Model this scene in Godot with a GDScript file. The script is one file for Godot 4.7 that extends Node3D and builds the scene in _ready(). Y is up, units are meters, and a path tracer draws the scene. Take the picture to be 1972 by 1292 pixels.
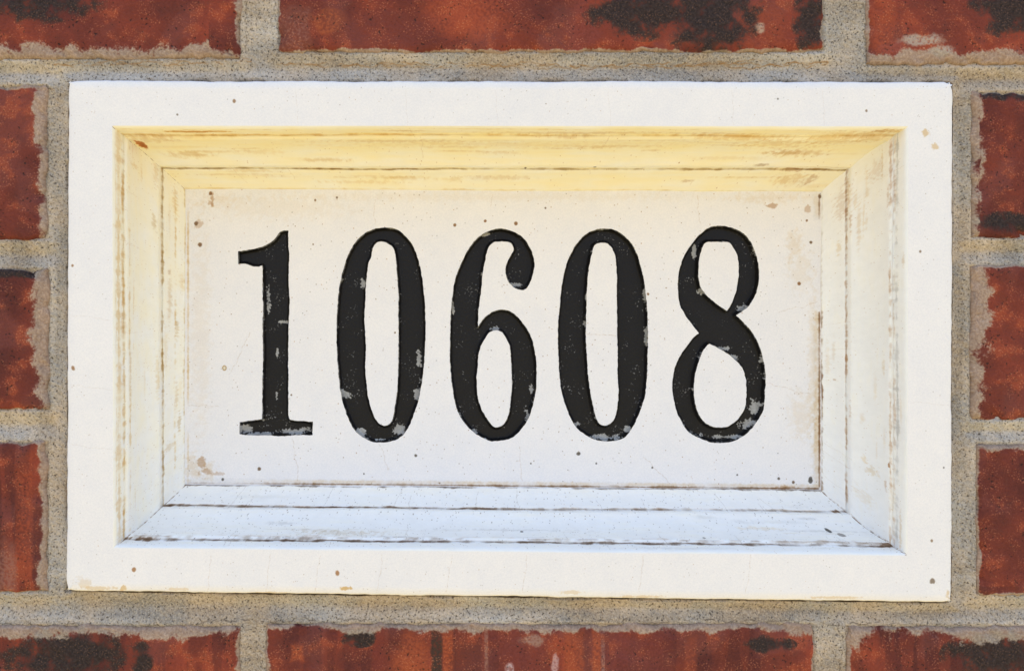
extends Node3D
# Everything is laid out in units of 0.2 mm on the wall: x to the right, y downwards, z out of the wall (brick faces lie at z = 0).

const U := 0.0002
const HEIGHT := 1.25                 # height of the middle of the plaque above the ground
const EYE := Vector3(823, 650, 2000) # the viewpoint in wall units
const NW := 2048
const NH := 1360
const TX := 1.25                     # wall units per texel of the brick and mortar textures
const OX := -290.0
const OY := -200.0

var low: PackedByteArray
var mid: PackedByteArray
var fine: PackedByteArray
var grain: PackedByteArray
var streak: PackedByteArray
var wob := FastNoiseLite.new()
var bump_noise := FastNoiseLite.new()
var rng := RandomNumberGenerator.new()


func w(x: float, y: float, z: float) -> Vector3:
	return Vector3((x - 986.0) * U, HEIGHT + (646.0 - y) * U, z * U)


func real(x: float, y: float, z: float) -> Vector2:   # a point measured against the brick plane, moved to where it lies at depth z
	var k := (EYE.z - z) / EYE.z
	return Vector2(EYE.x + (x - EYE.x) * k, EYE.y + (y - EYE.y) * k)


func sm(a: float, b: float, x: float) -> float:
	var t := clampf((x - a) / (b - a), 0.0, 1.0)
	return t * t * (3.0 - 2.0 * t)


func noise_bytes(s: int, freq: float, octaves: int, ww: int, hh: int) -> PackedByteArray:
	var n := FastNoiseLite.new()
	n.seed = s
	n.noise_type = FastNoiseLite.TYPE_SIMPLEX_SMOOTH
	n.frequency = freq
	n.fractal_octaves = octaves
	n.fractal_type = FastNoiseLite.FRACTAL_FBM if octaves > 1 else FastNoiseLite.FRACTAL_NONE
	var im := n.get_image(ww, hh)
	im.convert(Image.FORMAT_L8)
	return im.get_data()


func stretched(s: int, freq: float, shrink: int) -> PackedByteArray:
	var n := FastNoiseLite.new()
	n.seed = s
	n.noise_type = FastNoiseLite.TYPE_SIMPLEX_SMOOTH
	n.frequency = freq
	n.fractal_octaves = 3
	var im := n.get_image(NW, NH / shrink)
	im.convert(Image.FORMAT_L8)
	im.resize(NW, NH, Image.INTERPOLATE_CUBIC)
	return im.get_data()


func tex(data: PackedByteArray, ww: int, hh: int, format := Image.FORMAT_RGB8) -> ImageTexture:
	return ImageTexture.create_from_image(Image.create_from_data(ww, hh, false, format, data))


func mat(albedo: Texture2D, rough: float, height: Texture2D = null, relief := 0.0, spec := 0.4) -> StandardMaterial3D:
	var m := StandardMaterial3D.new()
	m.albedo_texture = albedo
	m.roughness = rough
	m.metallic_specular = spec
	if height:
		m.heightmap_enabled = true
		m.heightmap_texture = height
		m.heightmap_scale = relief
	return m


func put(called: String, st: SurfaceTool, m: Material, parent: Node3D) -> MeshInstance3D:
	var o := MeshInstance3D.new()
	o.name = called
	o.mesh = st.commit()
	o.material_override = m
	parent.add_child(o, true)
	return o


func start() -> SurfaceTool:
	var st := SurfaceTool.new()
	st.begin(Mesh.PRIMITIVE_TRIANGLES)
	return st


# rows of points; seen from the front a row runs to the right and the next row lies below it
func sheet(st: SurfaceTool, rows: Array, uvs: Array, first := 0) -> int:
	var nx: int = rows[0].size()
	for j in rows.size():
		var r: PackedVector3Array = rows[j]
		var t: PackedVector2Array = uvs[j]
		for i in nx:
			st.set_uv(t[i])
			st.add_vertex(r[i])
	for j in rows.size() - 1:
		for i in nx - 1:
			var a := first + j * nx + i
			for k in [a, a + 1, a + nx + 1, a, a + nx + 1, a + nx]:
				st.add_index(k)
	return first + rows.size() * nx


func box(st: SurfaceTool, x0: float, y0: float, x1: float, y1: float, z0: float, z1: float, c := 0.0, shift := Vector2.ZERO) -> void:
	var f := [Vector3(x0 + c, y0 + c, z1), Vector3(x1 - c, y0 + c, z1), Vector3(x1 - c, y1 - c, z1), Vector3(x0 + c, y1 - c, z1)]
	var m := [Vector3(x0, y0, z1 - c), Vector3(x1, y0, z1 - c), Vector3(x1, y1, z1 - c), Vector3(x0, y1, z1 - c)]
	var b := [Vector3(x0, y0, z0), Vector3(x1, y0, z0), Vector3(x1, y1, z0), Vector3(x0, y1, z0)]
	var quads := [[f[0], f[1], f[2], f[3]], [b[1], b[0], b[3], b[2]]]
	for k in 4:
		var l := (k + 1) % 4
		if c > 0.0:
			quads.append([m[k], m[l], f[l], f[k]])
		quads.append([b[k], b[l], m[l], m[k]])
	st.set_smooth_group(-1)
	for q in quads:
		for k in [0, 1, 2, 0, 2, 3]:
			var p: Vector3 = q[k]
			st.set_uv(uv_wall(p.x + shift.x, p.y + p.z + shift.y))
			st.add_vertex(w(p.x, p.y, p.z))


func uv_wall(x: float, y: float) -> Vector2:
	return Vector2((x - OX) / (NW * TX), (y - OY) / (NH * TX))


func _ready() -> void:
	# ---------- camera, sky, sun, exposure ----------
	var cam := Camera3D.new()
	cam.name = "camera"
	cam.projection = Camera3D.PROJECTION_FRUSTUM
	cam.near = 0.02
	cam.far = 2000.0
	cam.size = 1292.0 / EYE.z * cam.near
	cam.frustum_offset = Vector2((986.0 - EYE.x) / EYE.z, (EYE.y - 646.0) / EYE.z) * cam.near
	cam.position = w(EYE.x, EYE.y, EYE.z)
	add_child(cam)
	cam.make_current()

	var sky := ProceduralSkyMaterial.new()
	sky.sky_top_color = Color(0.75, 0.855, 1.0)
	sky.sky_horizon_color = Color(0.75, 0.75, 0.905)
	sky.sky_curve = 0.16
	sky.ground_bottom_color = Color(0.5, 0.42, 0.3)
	sky.ground_horizon_color = Color(0.7, 0.66, 0.58)
	var env := Environment.new()
	env.background_mode = Environment.BG_SKY
	env.sky = Sky.new()
	env.sky.sky_material = sky
	env.background_energy_multiplier = 1.34
	env.tonemap_mode = Environment.TONE_MAPPER_LINEAR
	env.tonemap_exposure = 1.05
	env.sdfgi_enabled = true
	env.ssao_enabled = true
	env.ssil_enabled = true
	var we := WorldEnvironment.new()
	we.name = "world_environment"
	we.environment = env
	add_child(we)

	# the sun stands high behind the wall: the face with the plaque is in open shade, the ground before it is lit
	var sun := DirectionalLight3D.new()
	sun.name = "sun"
	sun.light_energy = 1.6
	sun.light_color = Color(1.0, 0.95, 0.86)
	sun.light_angular_distance = 0.5
	sun.shadow_enabled = true
	add_child(sun)
	sun.look_at_from_position(Vector3(7.0, 12.0, -0.8), Vector3.ZERO)

	low = noise_bytes(11, 0.006, 3, NW, NH)
	mid = noise_bytes(12, 0.028, 3, NW, NH)
	fine = noise_bytes(13, 0.16, 2, NW, NH)
	grain = noise_bytes(14, 0.34, 1, NW, NH)
	streak = stretched(15, 0.03, 12)
	wob.seed = 5
	wob.noise_type = FastNoiseLite.TYPE_SIMPLEX_SMOOTH
	wob.frequency = 0.02
	wob.fractal_octaves = 3
	bump_noise.seed = 6
	bump_noise.noise_type = FastNoiseLite.TYPE_SIMPLEX_SMOOTH
	bump_noise.frequency = 0.05
	bump_noise.fractal_octaves = 2
	rng.seed = 42

	build_ground()
	build_wall()
	build_plaque()


# ---------- the ground ----------
func build_ground() -> void:
	var gm := StandardMaterial3D.new()
	gm.albedo_color = Color(0.56, 0.455, 0.21).linear_to_srgb()
	gm.roughness = 0.95
	var p := PlaneMesh.new()
	p.size = Vector2(800, 800)
	var o := MeshInstance3D.new()
	o.name = "ground"
	o.mesh = p
	o.material_override = gm
	o.set_meta("kind", "structure")
	o.set_meta("label", "sunlit sandy ground in front of the brick wall")
	add_child(o)


# ---------- the brick wall ----------
# x0, y0, x1, y1; tone 0 dark .. 1 orange; vertical streaks; residue of mortar on top, right, bottom, left; dark patches [x, y, rx, ry]
var bricks := [
	{"r": [-600.0, -186.0, 462.0, 112.0], "tone": 0.42, "st": 0.15, "res": [3, 12, 30, 3], "dark": [[60, -20, 150, 60]]},
	{"r": [533.0, -186.0, 1590.0, 99.0], "tone": 0.52, "st": 0.15, "spots": [[566, 70, 33, 60, 140, 92, 78, 0.75, 1], [630, 40, 34, 26, 168, 88, 50, 0.7, 0], [740, 60, 90, 44, 112, 54, 46, 0.7, 0], [900, 30, 90, 44, 172, 80, 48, 0.6, 0], [1118, 60, 34, 50, 130, 62, 52, 0.8, 0], [1345, 70, 50, 16, 126, 62, 46, 0.8, 0], [1470, 60, 44, 50, 142, 66, 44, 0.8, 0], [1462, 53, 11, 11, 178, 150, 128, 0.95, 0]], "res": [3, 8, 6, 8], "dark": [[1370, 20, 90, 100], [1240, 15, 110, 60], [1560, 40, 34, 60]]},
	{"r": [1672.0, -186.0, 2730.0, 124.0], "tone": 0.45, "st": 0.1, "spots": [[1700, 30, 26, 90, 158, 72, 44, 0.7, 0], [1780, 76, 46, 12, 176, 160, 146, 0.9, 0], [1812, 96, 26, 12, 176, 160, 146, 0.9, 0], [1720, 96, 30, 20, 150, 78, 66, 0.6, 0]], "res": [3, 3, 24, 5], "dark": [[1960, 10, 90, 60]]},
	{"r": [-680.0, 163.0, 88.0, 462.0], "tone": 0.36, "st": 0.1, "res": [6, 22, 2, 3], "dark": []},
	{"r": [-680.0, 518.0, 92.0, 790.0], "tone": 0.16, "st": 0.25, "res": [2, 30, 2, 3], "dark": [[30, 525, 60, 12]]},
	{"r": [-680.0, 852.0, 88.0, 1141.0], "tone": 0.42, "st": 0.6, "res": [6, 16, 3, 3], "spots": [[44, 1010, 17, 130, 158, 72, 44, 0.7, 1], [10, 1110, 22, 70, 150, 110, 96, 0.6, 0], [70, 1060, 9, 90, 84, 40, 34, 0.7, 1]], "dark": []},
	{"r": [1874.0, 176.0, 2640.0, 458.0], "tone": 0.28, "st": 0.25, "res": [4, 3, 3, 26], "dark": [[1935, 428, 60, 20], [1950, 180, 60, 12]]},
	{"r": [1872.0, 512.0, 2640.0, 808.0], "tone": 0.40, "st": 0.1, "res": [5, 3, 3, 34], "dark": []},
	{"r": [1884.0, 856.0, 2640.0, 1147.0], "tone": 0.36, "st": 0.2, "res": [14, 3, 8, 6], "dark": []},
	{"r": [-600.0, 1206.0, 460.0, 1490.0], "tone": 0.4, "st": 0.5, "res": [26, 10, 3, 3], "dark": [[130, 1260, 130, 48], [270, 1265, 24, 30]]},
	{"r": [512.0, 1202.0, 1572.0, 1490.0], "tone": 0.42, "st": 0.35, "res": [16, 6, 3, 8], "spots": [[571, 1256, 13, 17, 172, 84, 48, 0.8, 1], [727, 1290, 11, 90, 116, 50, 40, 0.8, 1], [790, 1290, 38, 76, 160, 78, 46, 0.75, 0], [862, 1290, 11, 90, 166, 80, 46, 0.85, 1], [900, 1300, 30, 90, 96, 46, 38, 0.7, 1], [1005, 1300, 66, 90, 116, 54, 46, 0.75, 1], [1105, 1300, 20, 90, 160, 76, 46, 0.75, 1], [1149, 1300, 9, 90, 170, 82, 48, 0.8, 1], [1161, 1300, 4, 90, 170, 136, 122, 0.5, 1], [1230, 1310, 66, 90, 118, 54, 48, 0.7, 1], [1330, 1320, 12, 90, 152, 72, 46, 0.7, 1], [936, 1290, 4, 90, 166, 140, 122, 0.45, 1], [980, 1286, 9, 12, 200, 180, 180, 0.8, 0], [1068, 1275, 7, 24, 196, 164, 162, 0.75, 0], [1025, 1232, 24, 12, 170, 150, 132, 0.6, 0], [840, 1300, 11, 100, 62, 46, 38, 0.95, 1]], "dark": [[690, 1228, 34, 18], [1480, 1240, 50, 16]]},
	{"r": [1632.0, 1208.0, 2690.0, 1490.0], "tone": 0.4, "st": 0.5, "res": [30, 3, 3, 6], "dark": [[1920, 1262, 100, 50]]},
]
const PLAQUE := [Vector2(133, 158), Vector2(1834, 160), Vector2(1831, 1157), Vector2(130, 1135)]


func build_wall() -> void:
	var wall := Node3D.new()
	wall.name = "brick_wall"
	wall.position = Vector3.ZERO
	wall.set_meta("label", "weathered red brick wall with grey mortar joints around the white plaque")
	wall.set_meta("category", "wall")
	add_child(wall)

	# brick colour and relief
	var c := PackedByteArray()
	var blank := Image.create(NW, NH, false, Image.FORMAT_RGB8)
	blank.fill(Color8(128, 58, 44))
	c = blank.get_data()
	var h := PackedByteArray()
	h.resize(NW * NH)
	h.fill(128)
	var total := NW * NH
	for n: int in [1, 10, 0, 2, 3, 4, 5, 6, 7, 8, 9, 11]:
		var b: Dictionary = bricks[n]
		var r: Array = b.r
		var x0: float = r[0]
		var y0: float = r[1]
		var x1: float = r[2]
		var y1: float = r[3]
		var whole := n == 1 or n == 10
		if n == 0:   # outside the picture the other bricks go on with the face of the first
			var im := Image.create_from_data(NW, NH, false, Image.FORMAT_RGB8, c)
			var first := im.get_region(Rect2i(666, 14, 830, 208))
			for other: int in [0, 2, 3, 4, 5, 6, 7, 8, 9, 11]:
				var o: Array = bricks[other].r
				var tall := int((o[3] - o[1]) / TX) + 12
				first.resize(830, tall)
				var at := Vector2i(int((o[2] - OX) / TX) - 824 if other in [0, 3, 4, 5, 9] else int((o[0] - OX) / TX) - 6, int((o[1] - OY) / TX) - 6)
				im.blit_rect(first, Rect2i(0, 0, 830, tall), at)
			c = im.get_data()
		var tone: float = b.tone
		var st: float = b.st
		var res: Array = b.res
		var dark: Array = b.dark
		var spots: Array = b.get("spots", [])
		var off := (n * 7919 + 311) * 97
		for ty in range(maxi(0, int((y0 - OY) / TX) - 6), mini(NH, int((y1 - OY) / TX) + 7)):
			var py := OY + ty * TX
			for tx in range(maxi(0, int((x0 - OX) / TX) - 6), mini(NW, int((x1 - OX) / TX) + 7)):
				var px := OX + tx * TX
				if px < -40.0 or px > 2012.0 or not whole and (py < -40.0 or py > 1332.0):
					continue
				var i := ty * NW + tx
				var j := (i + off) % total
				var vl := low[j] / 255.0
				var vm := mid[j] / 255.0
				var vf := fine[i] / 255.0
				var vg := grain[j] / 255.0
				var vs := streak[j] / 255.0
				var v2 := low[(j + 700000) % total] / 255.0
				var t := tone + (vl - 0.5) * 0.9 + (vm - 0.5) * 0.22
				if st > 0.3:
					t += (sm(0.44, 0.52, vs) - 0.5) * st * 0.42 + (vs - 0.5) * st * 0.6
				t = clampf(t, 0.0, 1.0)
				var cr := lerpf(90.0, 160.0, t)
				var cg := lerpf(41.0, 70.0, t)
				var cb := lerpf(35.0, 46.0, t)
				# a purple-grey bloom, and fired patches of orange with a fairly clear edge
				var bl := sm(0.54, 0.72, v2) * 0.45
				cr = lerpf(cr, 122.0, bl)
				cg = lerpf(cg, 68.0, bl)
				cb = lerpf(cb, 62.0, bl)
				var og := sm(0.54, 0.68, vm * 0.55 + v2 * 0.1 + vl * 0.35) * 0.5
				cr = lerpf(cr, 164.0, og)
				cg = lerpf(cg, 78.0, og)
				cb = lerpf(cb, 48.0, og)
				var br := sm(0.58, 0.78, mid[(j + 300000) % total] / 255.0 + (vf - 0.5) * 0.4) * 0.22
				cr = lerpf(cr, 84.0, br)
				cg = lerpf(cg, 46.0, br)
				cb = lerpf(cb, 38.0, br)
				# patches of their own colour
				for d in spots:
					var ex: float = absf(px - d[0]) / d[2]
					var ey: float = absf(py - d[1]) / d[3]
					var near := maxf(ex, ey) if d[8] else sqrt(ex * ex + ey * ey)
					if near < 1.6:
						var a := (1.0 - sm(0.7, 1.15, near + ((vm - 0.5) * 0.7 + (vf - 0.5) * 0.5) * (0.9 if d[8] else 1.1))) * float(d[7]) * (0.45 + 0.55 * sm(0.35, 0.6, vl * 0.4 + vf * 0.6))
						cr = lerpf(cr, d[4], a)
						cg = lerpf(cg, d[5], a)
						cb = lerpf(cb, d[6], a)
				# pits
				var pit := sm(0.70, 0.78, fine[(j + 150000) % total] / 255.0 * 0.7 + mid[(j + 90000) % total] / 255.0 * 0.3)
				cr *= 1.0 - 0.5 * pit
				cg *= 1.0 - 0.45 * pit
				cb *= 1.0 - 0.4 * pit
				var dk := 0.0
				for d in dark:
					var ex: float = (px - d[0]) / d[2]
					var ey: float = (py - d[1]) / d[3]
					dk = maxf(dk, 1.25 - ex * ex - ey * ey)
				if dk > 0.0:
					dk = sm(0.02, 0.85, dk * 0.75 + (vm - 0.5) * 1.5 + (vf - 0.5) * 0.5 + 0.08) * 0.93
					var kk := (vf - 0.5) * 22.0
					cr = lerpf(cr, 46.0 + kk, dk)
					cg = lerpf(cg, 38.0 + kk, dk)
					cb = lerpf(cb, 36.0 + kk, dk)
				# fine grains of sand, light and dark
				var g := (vf - 0.5) * 14.0 + (vg - 0.5) * 12.0
				var sp := sm(0.72, 0.84, vg) * sm(0.38, 0.60, vm) * (0.5 - 0.25 * dk)
				cr = lerpf(cr + g, 208.0, sp)
				cg = lerpf(cg + g * 0.7, 140.0, sp)
				cb = lerpf(cb + g * 0.6, 98.0, sp)
				# smeared mortar along the edges
				var e: float = maxf(maxf(1.0 - (py - y0) / res[0], 1.0 - (x1 - px) / res[1]), maxf(1.0 - (y1 - py) / res[2], 1.0 - (px - x0) / res[3]))
				var ms := 0.0
				if e > -2.0:
					var e2 := maxf(e, -1.0 + 0.7 * (e + 1.0))
					ms = sm(0.06, 0.42, e2 + (vm - 0.5) * 0.9 + (vl - 0.5) * 1.3 + (vf - 0.5) * 0.32 + (vg - 0.5) * 0.15)
				if ms > 0.0:
					ms *= 0.85
					var k := (vf - 0.5) * 44.0 + (vg - 0.5) * 30.0 + (vm - 0.5) * 20.0
					cr = lerpf(cr, 166.0 + k, ms)
					cg = lerpf(cg, 150.0 + k, ms)
					cb = lerpf(cb, 132.0 + k, ms)
				c[i * 3] = clampi(int(cr), 0, 255)
				c[i * 3 + 1] = clampi(int(cg), 0, 255)
				c[i * 3 + 2] = clampi(int(cb), 0, 255)
				h[i] = clampi(int(128.0 + (vm - 0.5) * 60.0 + (vf - 0.5) * 80.0 + (vg - 0.5) * 46.0 + (vs - 0.5) * st * 40.0 - pit * 70.0 + ms * 26.0 - dk * 20.0), 0, 255)
	var bm := mat(tex(c, NW, NH), 0.82, tex(h, NW, NH, Image.FORMAT_L8), 0.06)

	for n in bricks.size():
		put("brick", brick_mesh(bricks[n], n), bm, wall)

	# mortar
	blank.fill(Color8(162, 154, 142))
	var mc := blank.get_data()
	var mh := PackedByteArray()
	mh.resize(NW * NH)
	for ty in NH:
		var py := OY + ty * TX
		for tx in NW:
			var px := OX + tx * TX
			if px > 190.0 and px < 1780.0 and py > 210.0 and py < 1090.0:
				continue
			if (px < 60.0 or px > 1915.0) and ((py > 190.0 and py < 430.0) or (py > 545.0 and py < 765.0) or (py > 880.0 and py < 1115.0)):
				continue
			if py < 70.0 and ((px > -200.0 and px < 435.0) or (px > 560.0 and px < 1565.0) or px > 1700.0) or py > 1236.0 and ((px > -200.0 and px < 435.0) or (px > 540.0 and px < 1545.0) or px > 1660.0):
				continue
			var i := ty * NW + tx
			var vl := low[i] / 255.0
			var vm := mid[i] / 255.0
			var vf := fine[i] / 255.0
			var vg := grain[i] / 255.0
			var tr := low[(ty * 4 % NH) * NW + tx / 2] / 255.0 if py < 215.0 or py > 1085.0 else low[(ty / 2) * NW + (tx * 4) % NW] / 255.0
			var k := (vl - 0.5) * 14.0 + (tr - 0.5) * 44.0 + (vm - 0.5) * 18.0 + (vf - 0.5) * 36.0 + (vg - 0.5) * 36.0
			var tan_ := sm(0.26, 0.76, low[total - 1 - i] / 255.0 * 0.65 + vm * 0.35 + (0.08 if py > 1130.0 else 0.0)) * 0.6
			var cr := lerpf(167.0, 184.0, tan_) + k
			var cg := lerpf(160.0, 161.0, tan_) + k
			var cb := lerpf(151.0, 134.0, tan_) + k
			var dk := sm(0.64, 0.74, fine[total - 1 - i] / 255.0 * 0.6 + grain[total - 1 - i] / 255.0 * 0.4) * 0.9
			var lt := sm(0.70, 0.82, grain[(i + 400000) % total] / 255.0) * 0.6
			cr = lerpf(lerpf(cr, 74.0, dk), 214.0, lt)
			cg = lerpf(lerpf(cg, 66.0, dk), 196.0, lt)
			cb = lerpf(lerpf(cb, 58.0, dk), 168.0, lt)
			mc[i * 3] = clampi(int(cr), 0, 255)
			mc[i * 3 + 1] = clampi(int(cg), 0, 255)
			mc[i * 3 + 2] = clampi(int(cb), 0, 255)
			mh[i] = clampi(int(128.0 + (vm - 0.5) * 50.0 + (vf - 0.5) * 110.0 + (vg - 0.5) * 80.0 - dk * 70.0), 0, 255)
	# cracks where the joints have come loose
	var cd := Color(0.30, 0.26, 0.22)
	for s in [[0, 1206, 300, 1204], [300, 1204, 480, 1196], [500, 1198, 760, 1194], [760, 1194, 930, 1200], [930, 1200, 1300, 1196], [1300, 1196, 1640, 1203], [1640, 1203, 1972, 1206], [923, 1152, 921, 1198], [532, 0, 528, 120], [472, 0, 470, 100], [1668, 0, 1670, 100], [88, 860, 89, 1140], [488, 1250, 500, 1290], [1620, 1200, 1622, 1292]]:
		crack(mc, NW, NH, Vector2((s[0] - OX) / TX, (s[1] - OY) / TX), Vector2((s[2] - OX) / TX, (s[3] - OY) / TX), 2.2, cd, 0.75, 1.25)
	# the dirty seam round the plaque, darkened to paint in its contact shadow
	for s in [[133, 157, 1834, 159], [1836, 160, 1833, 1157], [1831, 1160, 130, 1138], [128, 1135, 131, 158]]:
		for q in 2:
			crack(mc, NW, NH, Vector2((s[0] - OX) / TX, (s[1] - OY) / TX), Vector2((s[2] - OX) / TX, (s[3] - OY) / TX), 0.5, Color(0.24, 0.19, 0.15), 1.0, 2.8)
	for s in [[530, 118, 1100, 122, 0.5], [1100, 122, 1600, 116, 0.7], [100, 122, 480, 112, 0.5], [0, 158, 100, 168, .3]]:
		for q in 3:
			crack(mc, NW, NH, Vector2((s[0] - OX) / TX, (s[1] + q * 2.0 - OY) / TX), Vector2((s[2] - OX) / TX, (s[3] + q * 2.0 - OY) / TX), 2.0, Color(0.60, 0.44, 0.26), s[4], 1.6)
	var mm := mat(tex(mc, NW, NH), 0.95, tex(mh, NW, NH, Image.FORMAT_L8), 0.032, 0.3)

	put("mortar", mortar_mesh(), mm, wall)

	# the wall goes on outside: plain courses, and the mortar bed behind them
	var st2 := start()
	st2.set_smooth_group(-1)
	var gx0 := -6200.0
	var gx1 := 4200.0
	var ground_y := 646.0 + HEIGHT / U
	box(st2, gx0, -3600.0, gx1, ground_y, -1100.0, -310.0)
	box(st2, gx0, -3600.0, gx1, -120.0, -309.0, -14.0)
	box(st2, gx0, 1412.0, gx1, ground_y, -309.0, -14.0)
	box(st2, gx0, -120.0, -120.0, 1412.0, -309.0, -14.0)
	box(st2, 2092.0, -120.0, gx1, 1412.0, -309.0, -14.0)
	st2.generate_normals()
	put("mortar_bed", st2, mm, wall)

	var st3 := start()
	for course in range(-11, 20):
		var y := -186.0 + course * 347.0
		if y + 284.0 > ground_y:
			break
		var starts := PackedFloat32Array()
		if course >= 0 and course <= 4:   # on both sides of the bricks in view
			var lim: Array = [[-600.0, 2730.0], [-680.0, 2640.0], [-680.0, 2640.0], [-680.0, 2640.0], [-600.0, 2690.0]][course]
			for k in 6:
				starts.append(float(lim[1]) + 73.0 + 1133.0 * k)
				starts.append(float(lim[0]) - 1133.0 * (k + 1))
		else:
			for k in 11:
				starts.append(gx0 + (-380.0 if posmod(course, 2) == 0 else 0.0) + 1133.0 * k)
		for x in starts:
			var from := maxf(x, gx0 + 4.0)
			var to := minf(x + 1060.0, gx1 - 4.0)
			if to - from > 60.0:
				box(st3, from + rng.randf_range(-3, 6), y + rng.randf_range(-4, 4), to + rng.randf_range(-6, 3), y + 284.0 + rng.randf_range(-4, 4), -120.0, rng.randf_range(-4, 3), 8.0, (Vector2(533, -186) if rng.randf() < 0.6 else Vector2(512, 1204)) - Vector2(x, y))
	st3.generate_normals()
	put("brick_courses", st3, bm, wall).set_meta("kind", "stuff")


func brick_mesh(b: Dictionary, n: int) -> SurfaceTool:
	var r: Array = b.r
	var x0: float = r[0]
	var y0: float = r[1]
	var x1: float = r[2]
	var y1: float = r[3]
	var step := 9.0
	var xs := cuts(x0, x1, step, -140.0, 2110.0)
	var ys := cuts(y0, y1, step, -140.0, 1430.0)
	var rows := []
	var uvs := []
	var oz := n * 373.0
	for j in range(-1, ys.size() + 1):
		var row := PackedVector3Array()
		var tt := PackedVector2Array()
		var y: float = ys[clampi(j, 0, ys.size() - 1)]
		for i in range(-1, xs.size() + 1):
			var x: float = xs[clampi(i, 0, xs.size() - 1)]
			var skirt := i < 0 or j < 0 or i == xs.size() or j == ys.size()
			var e := minf(minf(x - x0, x1 - x), minf(y - y0, y1 - y))
			var f := 1.0 - sm(0.0, 40.0, e)
			var dx := wob.get_noise_3d(x, y, oz) * 9.0 * f
			var dy := wob.get_noise_3d(x, y, oz + 90.0) * 9.0 * f
			var rad := 9.0 + 8.0 * absf(wob.get_noise_3d(x * 0.8, y * 0.8, oz + 40.0)) * 2.0
			var z := 0.0
			if e < rad:
				var q := 1.0 - e / rad
				z = -rad * (1.0 - sqrt(maxf(0.0, 1.0 - q * q))) * 0.8
			z += wob.get_noise_3d(x * 0.35, y * 0.35, oz + 10.0) * 4.0 + bump_noise.get_noise_3d(x, y, oz) * 1.6
			z += bump_noise.get_noise_3d(x * 1.1, y * 0.09, oz + 60.0) * 5.0 * float(b.st)
			# chipped corners and edges
			z -= maxf(0.0, wob.get_noise_3d(x * 1.4, y * 1.4, oz + 70.0) - 0.22) * 26.0 * f
			if skirt:
				z = -110.0
			row.append(w(x + dx, y + dy, z))
			tt.append(uv_wall(x + dx * 0.3, y + dy * 0.3 + (z if skirt else 0.0)))
		rows.append(row)
		uvs.append(tt)
	var st := start()
	sheet(st, rows, uvs)
	st.generate_normals()
	return st


func cuts(a: float, b: float, step: float, lo: float, hi: float) -> PackedFloat32Array:   # close together in the middle of the wall, coarse outside
	var out := PackedFloat32Array([a])
	var x := a
	while x < b:
		x += step if x > lo and x < hi else 60.0 if x < lo - 60.0 or x > hi else step
		if x < b - 3.0:
			out.append(x)
	for k in [3.0, 6.0]:
		out.append(a + k)
		out.append(b - k)
	out.append(b)
	out.sort()
	return out


func in_plaque(x: float, y: float) -> float:   # distance to the plaque, negative inside
	var d := -1e9
	for k in 4:
		var p: Vector2 = PLAQUE[k]
		var q: Vector2 = PLAQUE[(k + 1) % 4]
		var t := (q - p).normalized()
		d = maxf(d, Vector2(t.y, -t.x).dot(Vector2(x, y) - p))
	return d


func mortar_mesh() -> SurfaceTool:
	var step := 3.2
	var nx := int((2092.0 + 120.0) / step) + 1
	var ny := int((1412.0 + 120.0) / step) + 1
	var ids := PackedInt32Array()
	ids.resize(nx * ny)
	ids.fill(-1)
	var rects: Array[Vector4] = []
	for b in bricks:
		rects.append(Vector4(b.r[0], b.r[1], b.r[2], b.r[3]))
	var st := start()
	var count := 0
	for j in ny:
		var y := -120.0 + j * step
		for i in nx:
			var x := -120.0 + i * step
			var dp := in_plaque(x, y)
			if dp < -14.0:
				continue
			var d := maxf(dp, 0.0)
			var inside := -1e9
			for r: Vector4 in rects:
				var ox := maxf(maxf(r.x - x, x - r.z), 0.0)
				if ox > d:
					continue
				var oy := maxf(maxf(r.y - y, y - r.w), 0.0)
				d = minf(d, sqrt(ox * ox + oy * oy))
				if ox + oy == 0.0:
					inside = minf(minf(x - r.x, r.z - x), minf(y - r.y, r.w - y))
			if inside > 60.0:
				continue
			var v := wob.get_noise_2d(x * 1.3, y * 1.3)
			var z := 0.0
			if inside > -1e8:
				z = -9.0 - inside * 0.3
			else:
				z = -6.0 - 11.0 * sm(0.0, 34.0, d) + v * 1.4
				if dp < 12.0 and dp > -20.0:   # the joint has come away from the plaque in places
					z -= 5.0 * (1.0 - sm(1.0, 5.0, dp)) + 24.0 * sm(0.02, 0.25, wob.get_noise_2d(x * 0.4 + 700.0, y * 0.4)) * (1.0 - sm(3.0, 9.0, dp))
				z += bump_noise.get_noise_2d(x * 1.8, y * 1.8) * 2.0
			if dp <= 0.0:
				z = minf(z, -1.0)
			ids[j * nx + i] = count
			count += 1
			st.set_uv(uv_wall(x, y))
			st.add_vertex(w(x, y, z))
	for j in ny - 1:
		for i in nx - 1:
			var a := ids[j * nx + i]
			var b2 := ids[j * nx + i + 1]
			var c := ids[(j + 1) * nx + i + 1]
			var d2 := ids[(j + 1) * nx + i]
			if a < 0 or b2 < 0 or c < 0 or d2 < 0:
				continue
			for k in [a, b2, c, a, c, d2]:
				st.add_index(k)
	st.generate_normals()
	return st


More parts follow.
